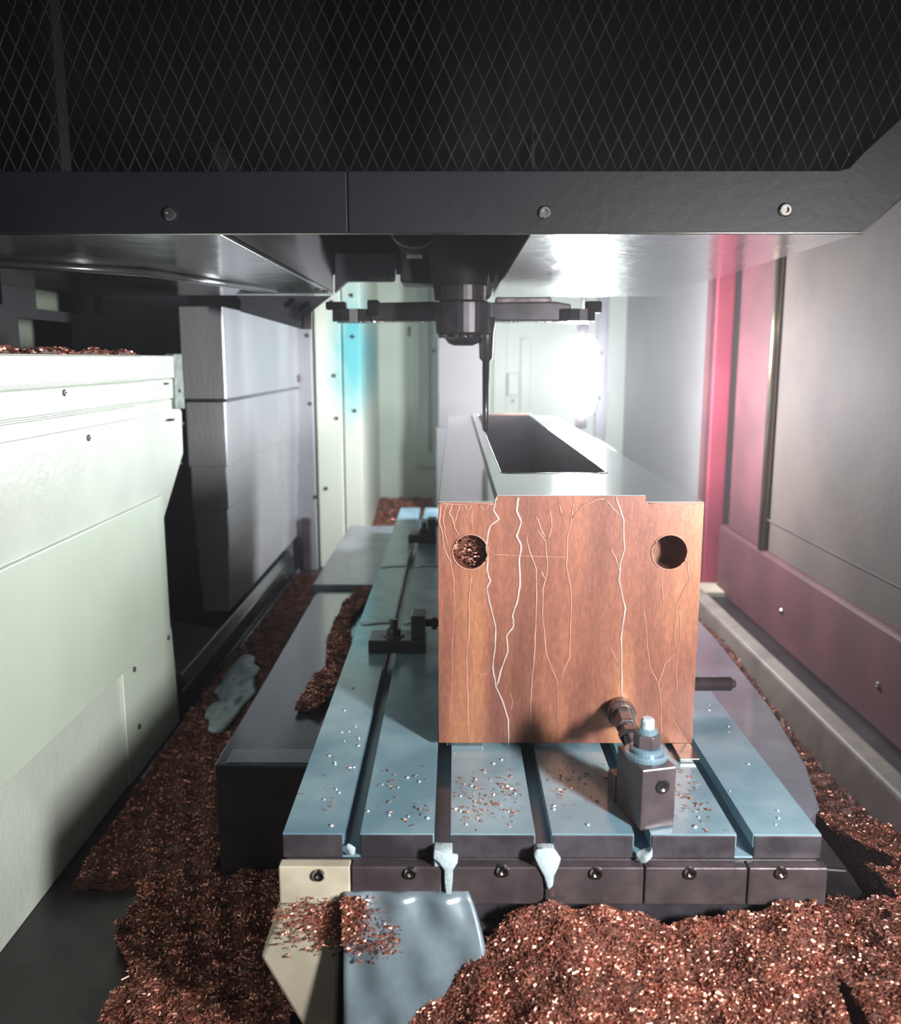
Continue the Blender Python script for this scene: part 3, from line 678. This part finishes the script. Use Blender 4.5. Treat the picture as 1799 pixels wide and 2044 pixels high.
# dried streaks, each its own raised bead on the front face
def cp(x, y): return at_y(800 + x / 2.554, 940 + y / 2.554, YB0 - .0002)
ST = [
 ([(492, 132), (470, 200), (502, 245), (455, 280), (435, 370), (445, 450), (440, 500), (455, 560), (440, 600), (460, 700), (485, 800), (480, 900), (470, 1000), (485, 1100), (520, 1180), (550, 1270), (550, 1400)], 9, 1),
 ([(600, 135), (590, 200), (615, 260), (590, 330), (615, 380), (605, 450), (610, 560), (600, 640), (570, 740), (575, 790), (540, 840), (545, 920), (510, 1020), (488, 1100)], 11, 1),
 ([(640, 330), (660, 420), (690, 500), (692, 700), (685, 850), (680, 950), (665, 1100), (660, 1400)], 7, 0),
 ([(690, 290), (740, 360), (750, 520), (725, 600), (725, 750), (740, 930), (800, 1070), (803, 1320)], 6, 0),
 ([(715, 510), (735, 550)], 10, 0),
 ([(885, 150), (870, 250), (850, 330), (845, 480), (870, 620), (865, 800), (860, 950), (810, 1070)], 7, 0),
 ([(1100, 132), (1135, 250), (1140, 400), (1120, 470), (1110, 560), (1145, 700), (1125, 850), (1125, 1000), (1130, 1190)], 9, 1),
 ([(1070, 390), (1100, 450), (1115, 520), (1130, 640)], 8, 0),
 ([(1465, 460), (1470, 560), (1410, 680), (1395, 850), (1410, 920), (1350, 980), (1315, 1090), (1330, 1200), (1325, 1400)], 6, 0),
 ([(1240, 700), (1255, 850), (1270, 1000), (1315, 1090)], 5, 0),
 ([(1330, 560), (1340, 680), (1330, 770), (1290, 820)], 5, 0),
 ([(360, 530), (345, 680), (350, 800), (335, 950), (340, 1150), (345, 1400)], 7, 0),
 ([(250, 430), (270, 560), (275, 680), (265, 850), (260, 1100), (250, 1300)], 4, 0),
 ([(205, 170), (195, 260), (215, 330), (220, 390), (250, 460)], 7, 0),
 ([(235, 170), (215, 240), (225, 310), (240, 380)], 6, 0),
 ([(262, 172), (245, 215), (265, 245), (275, 290), (300, 335)], 7, 0),
 ([(300, 175), (285, 230), (268, 270)], 7, 0),
 ([(320, 168), (345, 205), (360, 172)], 7, 0),
 ([(400, 172), (425, 205), (450, 172)], 5, 0),
 ([(365, 200), (360, 300)], 6, 0),
 ([(195, 166), (300, 172), (400, 166), (480, 170)], 8, 0),
 ([(1380, 1260), (1430, 1340), (1460, 1395)], 5, 0),
 ([(1422, 690), (1425, 850), (1405, 1000), (1408, 1150)], 5, 0),
 ([(1070, 900), (1115, 1000)], 5, 0),
 ([(875, 240), (930, 180), (1000, 145), (1045, 142)], 8, 0),
 ([(1045, 140), (1080, 190), (1120, 230)], 6, 0),
 ([(1260, 165), (1400, 170), (1545, 166)], 5, 0),
 ([(560, 1130), (570, 1180), (555, 1230)], 4, 0),
 ([(690, 230), (715, 300), (735, 340)], 8, 0), ([(760, 200), (770, 280), (750, 350)], 8, 0), ([(810, 160), (820, 230)], 9, 0),
 ([(450, 425), (560, 430), (700, 436), (850, 440)], 3, 0),
 ([(390, 1050), (440, 1032)], 4, 0),
]
for pts, wd, wh in ST:
    P = []; Rr = []
    q = random.Random(len(pts) * 17 + wd)
    for (x_, y_), (x2, y2) in zip(pts, pts[1:]):
        for k in range(3):
            f = k / 3; P.append(cp(x_ + (x2 - x_) * f + q.uniform(-2.5, 2.5), y_ + (y2 - y_) * f)); Rr.append(wd / 2.554 * .5 * 1.07 / F * q.uniform(.75, 1.3))
    P.append(cp(*pts[-1])); Rr.append(wd / 2.554 * .3 * 1.07 / F)
    obj('coolant_streak', tube(bmesh.new(), P, Rr, 6, .35, (0, -1, 0)), 'streak_white' if wh else 'streak', cb, smooth=True)
# round holes' bright lips
for h in hc:
    bm = bmesh.new(); pts = [(h.x + hr * math.cos(a_), YB0 - .0003, hz + hr * math.sin(a_)) for a_ in [R(k * 12) for k in range(31)]]
    obj('hole_lip', tube(bm, pts, .0009, 6), 'streak', cb, smooth=True)
# parallels the block rests on
pr = obj('support_bar', B(bxl + .01, bxl + .055, YB0 + .003, YB1 - .05, 0.0002, z00 - .0003), 'steel', None, bevel=.001)
tag(pr, 'bright steel parallel bar under the left side of the copper block', 'parallel bar', 'parallels under the block')
xp_ = at_y(1344, 1500, YB0 - .01).x; xq = at_y(1383, 1500, YB0 - .01).x
pr2 = obj('support_bar', B(xp_, xq, YB0 - .042, YB1 - .05, 0.0002, z00 - .0003), 'steel', None, bevel=.001)
tag(pr2, 'steel parallel bar protruding under the right corner of the copper block', 'parallel bar', 'parallels under the block')

# ------------------------------------------------------------------ clamps
fcx, fcy = .199, .862
fc = bpy.data.objects.new('clamp_post', None); COL.objects.link(fc); fc.location = (fcx, fcy, .0002)
tag(fc, 'brown grey steel clamp post with blue washers at the table front', 'clamp')
RZ = Matrix.Rotation(R(14), 4, 'Z') @ Matrix.Identity(4)
def lobj(name, bm, m, smooth=False, bevel=0):
    bm.transform(Matrix.Translation((fcx, fcy, .0002)) @ RZ); return obj(name, bm, m, fc, smooth, bevel)
lobj('post', B(-.019, .019, -.034, .026, 0, .066), 'clampsteel', bevel=.0015)
lobj('socket_hole', lathe(bmesh.new(), (.004, -.0345, .046), (0, -1, 0), [(0, .0075), (.001, .0075), (.001, .005), (-.001, .001)], 16), 'dark_steel')
lobj('base_foot', B(-.02, .02, .027, .045, 0, .03), 'clampsteel', bevel=.001)
lobj('washer', lathe(bmesh.new(), (0, -.004, .0662), (0, 0, 1), [(0, .0225), (.004, .0235), (.006, .022)], 32), 'bluewash', smooth=False)
lobj('washer', lathe(bmesh.new(), (0, -.004, .0723), (0, 0, 1), [(0, .0175), (.004, .018), (.0055, .016)], 28), 'bluewash')
lobj('nut', hexn(bmesh.new(), (0, -.004, .0779), (0, 0, 1), .0145, .014), 'clampsteel', bevel=.001)
lobj('collar', lathe(bmesh.new(), (0, -.004, .092), (0, 0, 1), [(0, .011), (.003, .011), (.005, .009)], 20), 'bluewash')
lobj('stud', lathe(bmesh.new(), (0, -.004, .0972), (0, 0, 1), [(0, .007), (.008, .007), (.0105, .005)], 16), 'foam')
# jacking screw between post and block
js = thing('jack_screw', 'brown steel jack screw bracing clamp post against the copper block', 'screw', (.204, .96, .05))
A0 = Vector((.197, .893, .052)); A1 = Vector((.203, YB0 - .0006, .050)); dd = (A1 - A0).normalized(); Ls = (A1 - A0).length
obj('shank', threads(A0, dd, .0075, Ls - .012, .002), 'clampsteel', js)
obj('nut', hexn(bmesh.new(), A0 + dd * .040, dd, .0125, .014), 'dark_steel', js)
obj('hex_body', hexn(bmesh.new(), A0 + dd * .068, dd, .0130, .034), 'clampsteel', js, bevel=.0008)
obj('flange', lathe(bmesh.new(), A0 + dd * (Ls - .02), dd, [(0, .0165), (.004, .0175), (.0198, .0165)], 26), 'clampsteel', js, smooth=False)
obj('flange_ring', lathe(bmesh.new(), A0 + dd * (Ls - .026), dd, [(0, .0150), (.005, .0150)], 26), 'steel', js)
# threaded stud sticking out on the right
st = obj('threaded_stud', threads((bxr + .0005, 1.16, .030), (1, 0, 0), .0105, .088, .0028), 'clampsteel', None)
tag(st, 'long threaded steel stud sticking out right of the copper block', 'stud')
# left clamps
def side_clamp(px0, pxu, py, label, Yc, s=1.0):
    b0 = at_z(px0, py, 0.0)
    x0_, Y0_ = b0.x, b0.y
    g = thing('side_clamp', label, 'clamp', (x0_ + .05, Y0_ + .03, .0002), 'side clamps left of the block')
    xe = bxl
    obj('base', B(x0_, xe - .028, Y0_, Y0_ + .06, .0002, .022), 'dark_steel', g, bevel=.002)
    obj('upright', B(xe - .052, xe - .029, Y0_ + .004, Y0_ + .05, .0222, .062), 'dark_steel', g, bevel=.002)
    obj('nut', hexn(bmesh.new(), (x0_ + .04, Y0_ + .03, .0222), (0, 0, 1), .013, .012), 'dark_steel', g, bevel=.001)
    obj('washer', lathe(bmesh.new(), (x0_ + .04, Y0_ + .03, .0220), (0, 0, 1), [(0, .018), (.002, .018)], 20), 'clampsteel', g)
    obj('stud', cyl(bmesh.new(), (x0_ + .04, Y0_ + .03, .034), (x0_ + .04, Y0_ + .03, .05), .007, 12), 'dark_steel', g)
    obj('push_screw', threads((xe - .0285, Y0_ + .025, .045), (1, 0, 0), .007, .022, .002), 'dark_steel', g)
    obj('lock_nut', hexn(bmesh.new(), (xe - .018, Y0_ + .025, .045), (1, 0, 0), .0115, .008), 'dark_steel', g)
    return g
side_clamp(735, 825, 1305, 'dark steel side clamp left of the block, nearer of the two', 1.4)
side_clamp(815, 870, 1084, 'dark steel side clamp left of the block, farther of the two', 2.25)

# ------------------------------------------------------------------ coolant foam at the slot ends
def foam(name, pts, rads, label):
    bm = bmesh.new(); P = [at_y(px, py, YT0 - dy) for px, py, dy in pts]
    tube(bm, P, rads, 10, .28, (0, -1, 0))
    for v_ in bm.verts: v_.co += Vector((.0022 * math.sin(v_.co.z * 420 + v_.co.x * 200), 0, .0018 * math.sin(v_.co.x * 500)))
    o = obj(name, bm, 'foam', None, smooth=True)
    md = o.modifiers.new('sub', 'SUBSURF'); md.levels = 1; md.render_levels = 2
    return tag(o, label, 'foam', 'coolant foam runs at the table front')
def foam_sheet(pts, label, x_a, x_b):
    bm = bmesh.new(); Yf = YT0 - .0165
    prism(bm, [at_y(450 + x / 2.249, 1600 + y / 2.249, Yf) for x, y in pts], (0, -.0035, 0))
    za_, zb_ = at_y(900, 1697, Yf).z, -.0266
    box(bm, x_a, x_b, Yf + .0002, YT0 - .0005, zb_, za_ - .001)
    o = obj('coolant_foam', bm, 'foam', None, smooth=True, bevel=.0022)
    return tag(o, label, 'foam', 'coolant foam runs at the table front')
foam_sheet([(938, 212), (985, 222), (1045, 235), (1042, 268), (1022, 300), (1020, 350), (1014, 400), (1007, 448), (1000, 450), (990, 400), (984, 340), (984, 300), (960, 268), (934, 248)],
    'white coolant foam run below the second table slot from left', slots[1] - .008, slots[1] + .010)
foam_sheet([(1395, 212), (1440, 203), (1478, 208), (1506, 250), (1494, 290), (1474, 330), (1470, 372), (1450, 392), (1440, 370), (1430, 330), (1404, 284), (1384, 240)],
    'white coolant foam run below the middle table slot', slots[2] - .008, slots[2] + .010)
foam('coolant_foam', [(690, 1692, .003), (700, 1698, .006), (712, 1701, .006)], [.006, .007, .003], 'small white foam smear at the leftmost table slot end')
foam('coolant_foam', [(1285, 1694, .003), (1288, 1704, .010), (1300, 1712, .014)], [.010, .013, .006], 'pale blue foam at the slot end in front of clamp post')

# sheets of milky coolant over the saddle front
bm = bmesh.new(); q = random.Random(5); nx_, nz_ = 26, 16
G = []
for j in range(nz_ + 1):
    row = []; t0 = j / nz_
    for i in range(nx_ + 1):
        px = 686 + (935 - 686 + 40 * math.sin(t0 * 3)) * i / nx_; t_ = j / nz_
        p = at_y(px, 1784 + 330 * t_, YT0 - .020 - .045 * t_)
        p.y -= .004 * math.sin(i * .7) * math.sin(j * .5 + 1)
        row.append(bm.verts.new(p))
    G.append(row)
for j in range(nz_):
    for i in range(nx_): bm.faces.new((G[j][i], G[j][i + 1], G[j + 1][i + 1], G[j + 1][i]))
bot = bmesh.ops.extrude_face_region(bm, geom=bm.faces[:])
for g_ in bot['geom']:
    if isinstance(g_, bmesh.types.BMVert): g_.co.y += .012
o = obj('coolant_apron', bm, mat('milky_blue_sheet', (0.22, 0.29, 0.34), .3, .1, var=.35, scale=18, coat=.4), None, smooth=True)
tag(o, 'milky blue grey sloping coolant covered apron below the table front', 'apron')

# ------------------------------------------------------------------ copper chips
def heap(name, label, xr, yr, hf, nfl, size, seed, res=60, group=None, inside=None, th=.02, bed='chipbed', lift=.6):
    """bumpy bed plus loose curled flakes: nobody could count them"""
    q = random.Random(seed); bm = bmesh.new()
    ph = [q.uniform(0, 6.28) for _ in range(8)]
    def H(x, y):
        return hf(x, y) + .004 * math.sin(x * 70 + ph[0]) * math.sin(y * 60 + ph[1]) + .003 * math.sin(x * 140 + ph[2] + y * 40) + .0025 * math.sin(y * 170 + ph[3] - x * 60)
    nx = max(6, int(res)); ny = max(6, int(res * (yr[1] - yr[0]) / (xr[1] - xr[0]))); ny = min(ny, 160)
    top = {}
    for j in range(ny + 1):
        for i in range(nx + 1):
            x = xr[0] + (xr[1] - xr[0]) * i / nx; y = yr[0] + (yr[1] - yr[0]) * j / ny
            if inside and not inside(x, y): continue
            top[i, j] = bm.verts.new((x, y, H(x, y)))
    for j in range(ny):
        for i in range(nx):
            k = [(i, j), (i + 1, j), (i + 1, j + 1), (i, j + 1)]
            if all(c in top for c in k): bm.faces.new([top[c] for c in k])
    loose = [v_ for v_ in bm.verts if not v_.link_faces]
    for v_ in loose: bm.verts.remove(v_)
    r_ = bmesh.ops.extrude_face_region(bm, geom=bm.faces[:])
    for g_ in r_['geom']:
        if isinstance(g_, bmesh.types.BMVert): g_.co.z -= th
    me_bed = len(bm.faces)
    bmesh.ops.recalc_face_normals(bm, faces=bm.faces[:])
    n = 0
    while n < nfl:
        x = q.uniform(*xr); y = q.uniform(*yr)
        if inside and not inside(x, y): n += .3; continue
        flake(bm, Vector((x, y, H(x, y) + size * lift * q.random())), size * q.uniform(.5, 1.5), q); n += 1
    me = bpy.data.meshes.new(name); bm.to_mesh(me); bm.free()
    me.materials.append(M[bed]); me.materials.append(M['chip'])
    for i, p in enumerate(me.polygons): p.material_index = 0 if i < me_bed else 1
    o = bpy.data.objects.new(name, me); COL.objects.link(o)
    tag(o, label, 'chips', group); o['kind'] = 'stuff'
    return o
# front heap
def hfront(x, y):
    c = at_y(1090, 1760, .80); t_ = (YT0 - .03 - y)
    w_ = min(1, max(0, (x - (-.03)) / .16)); w_ = w_ * w_ * (3 - 2 * w_)
    return -.075 - .05 * (1 - w_) - t_ * (.75 + .35 * (1 - w_)) - .10 * max(0, -x - .0) + .012 * math.sin(x * 21)
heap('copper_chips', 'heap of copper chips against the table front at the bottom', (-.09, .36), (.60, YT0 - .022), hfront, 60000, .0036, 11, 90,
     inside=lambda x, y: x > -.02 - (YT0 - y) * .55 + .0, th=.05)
# right heap
heap('copper_chips', 'heap of copper chips at the bottom right beside the table', (.385, .69), (.60, 1.30), lambda x, y: -.135 - .30 * max(0, y - .95) - .15 * max(0, x - .55), 36000, .0042, 12, 70,
     inside=lambda x, y: not (x < .51 and y > .915) and not (x < .565 and y > 1.0), th=.06)
# right strip beside plate
heap('copper_chips', 'strip of copper chips between right way plate and beige rim', (.558, .692), (1.32, 2.9), lambda x, y: -.262 - .02 * math.sin(y * 5), 12000, .005, 13, 24, th=.03)
# left floor heap
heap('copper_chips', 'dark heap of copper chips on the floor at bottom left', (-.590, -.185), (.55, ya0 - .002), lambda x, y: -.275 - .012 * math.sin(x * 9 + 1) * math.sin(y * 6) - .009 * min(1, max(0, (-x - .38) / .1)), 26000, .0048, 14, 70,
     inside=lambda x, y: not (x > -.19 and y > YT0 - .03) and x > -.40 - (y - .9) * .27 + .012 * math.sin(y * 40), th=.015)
# left gutter
heap('copper_chips', 'long bank of copper chips in the left gutter below the way cover', (-.562, -.364), (ya0 + .002, 3.0), lambda x, y: -.272 - .008 * (x + .56) / .2 + .008 * math.sin(y * 4.2), 30000, .0045, 15, 30, th=.02)
# strip on left way plate
heap('copper_chips', 'narrow line of copper chips along the dark left way plate', (-.262, -.205), (1.36, 2.12), lambda x, y: ZAp + .014 - 3 * (x + .234) ** 2 * 2, 7000, .004, 16, 14,
     inside=lambda x, y: abs(x + .235 + .01 * math.sin(y * 11)) < .022 + .004 * math.sin(y * 23), th=.005)
# rear floor
heap('copper_chips', 'brown copper chips covering the rear floor left of the table', (-.42, -.12), (3.02, 4.66), lambda x, y: -.262, 12000, .007, 17, 26, th=.03)
# swarf on top of door panel
heap('copper_chips', 'thin copper chips lying on the top edge of the left door panel', (-.655, -.603), (.80, P[0].y if False else 1.70), lambda x, y: zt + .006, 3500, .005, 18, 8, th=.012)
# foam patches on the gutter bank
for i, (px, py, s) in enumerate(((480, 1352, .03), (455, 1395, .026), (436, 1428, .03), (462, 1445, .022))):
    pass
bm = bmesh.new()
for i, (px, py, s) in enumerate(((484, 1345, .030), (462, 1368, .026), (470, 1395, .030), (446, 1425, .028))):
    p = at_z(px, py, -.265); blobby(bm, (p.x, p.y, -.262), s, s * 3.0, .012, i + 40, 3, .42)
o = obj('foam_patch', bm, 'foam', None, smooth=True); tag(o, 'white foam patch on the copper chips in the left gutter', 'foam')
# stray chips on the table top
def scatter(name, label, spots, seed, size):
    q = random.Random(seed); bm = bmesh.new()
    for (cx_, cy_, sx, sy, n_) in spots:
        for k in range(n_):
            x = q.gauss(cx_, sx); y = q.gauss(cy_, sy)
            if not (x0t < x < x1t and YT0 + .004 < y < YB0 - .004): continue
            if any(abs(x - s_) < .011 for s_ in slots): continue
            flake(bm, Vector((x, y, .0015)), size * q.uniform(.5, 1.3), q)
    o = obj(name, bm, 'chip', None); tag(o, label, 'chips'); o['kind'] = 'stuff'
scatter('stray_chips', 'stray copper flecks scattered over the table top before the block',
        [(.04, .90, .025, .025, 130), (-.05, .90, .03, .05, 40), (-.13, .95, .02, .08, 25), (.13, .93, .03, .03, 70), (.245, .91, .02, .04, 150), (.03, .86, .05, .012, 60)], 21, .0035)
# droplets standing on the table
bm = bmesh.new(); q = random.Random(9)
for k in range(130):
    x = q.uniform(x0t + .01, x1t - .01); y = q.uniform(YT0 + .01, YB0 + .2)
    if any(abs(x - s_) < .012 for s_ in slots) or (bxl - .07 < x < bxr + .01 and y > YB0 - .03) or (.165 < x < .235 and y < 1.0): continue
    s_ = q.uniform(.001, .0026); blobby(bm, (x, y, .0006), s_, s_, .0011, k, 1, 0)
o = obj('coolant_droplets', bm, 'foam', None, smooth=True); tag(o, 'tiny pale coolant droplets on the table top', 'droplets'); o['kind'] = 'stuff'

# chips clinging to the cream foot and the coolant apron
bm = bmesh.new(); q = random.Random(31)
for cx_, cy_, sx, sy, n_ in ((640, 1835, 50, 28, 900), (700, 1820, 22, 40, 900), (775, 1880, 26, 20, 160)):
    for k in range(n_):
        px, py = q.gauss(cx_, sx), q.gauss(cy_, sy)
        if not (545 < px < 800 and 1790 < py < 1930): continue
        yy = YT0 - .0145 if px < 684 else YT0 - .024 - .045 * (py - 1784) / 330
        flake(bm, at_y(px, py, yy - .002 * q.random()), .0042, q)
o = obj('clinging_chips', bm, 'chip', None); tag(o, 'copper chips clinging to the cream saddle foot and coolant apron', 'chips'); o['kind'] = 'stuff'

# coolant ridges across the table left of the block, their reflection painted white
for i, (py, w_) in enumerate(((1131, .006), (1243, .010))):
    p = at_z(800, py, 0.0); bm = bmesh.new()
    tube(bm, [(x0t + .004, p.y - .01, .0012), (x0t + .03, p.y, .0014), (slots[0] - .012, p.y + .004, .0014), (slots[0] - .0105, p.y + .004, .0012)], w_, 8, .12, (0, 0, 1))
    tube(bm, [(slots[0] + .0105, p.y - .004, .0012), (slots[0] + .02, p.y, .0014), (slots[0] + .04, p.y + .006, .0014), (bxl - .012, p.y + .004, .0012)], w_ * .8, 8, .12, (0, 0, 1))
    o = obj('coolant_ridge', bm, 'foam', None, smooth=True)
    tag(o, ('thin' if i == 0 else 'wider') + ' ridge of coolant, painted white as its reflection, across the table ' + ('between the two side clamps' if i == 0 else 'behind the nearer side clamp'), 'foam', 'coolant ridges on the table')
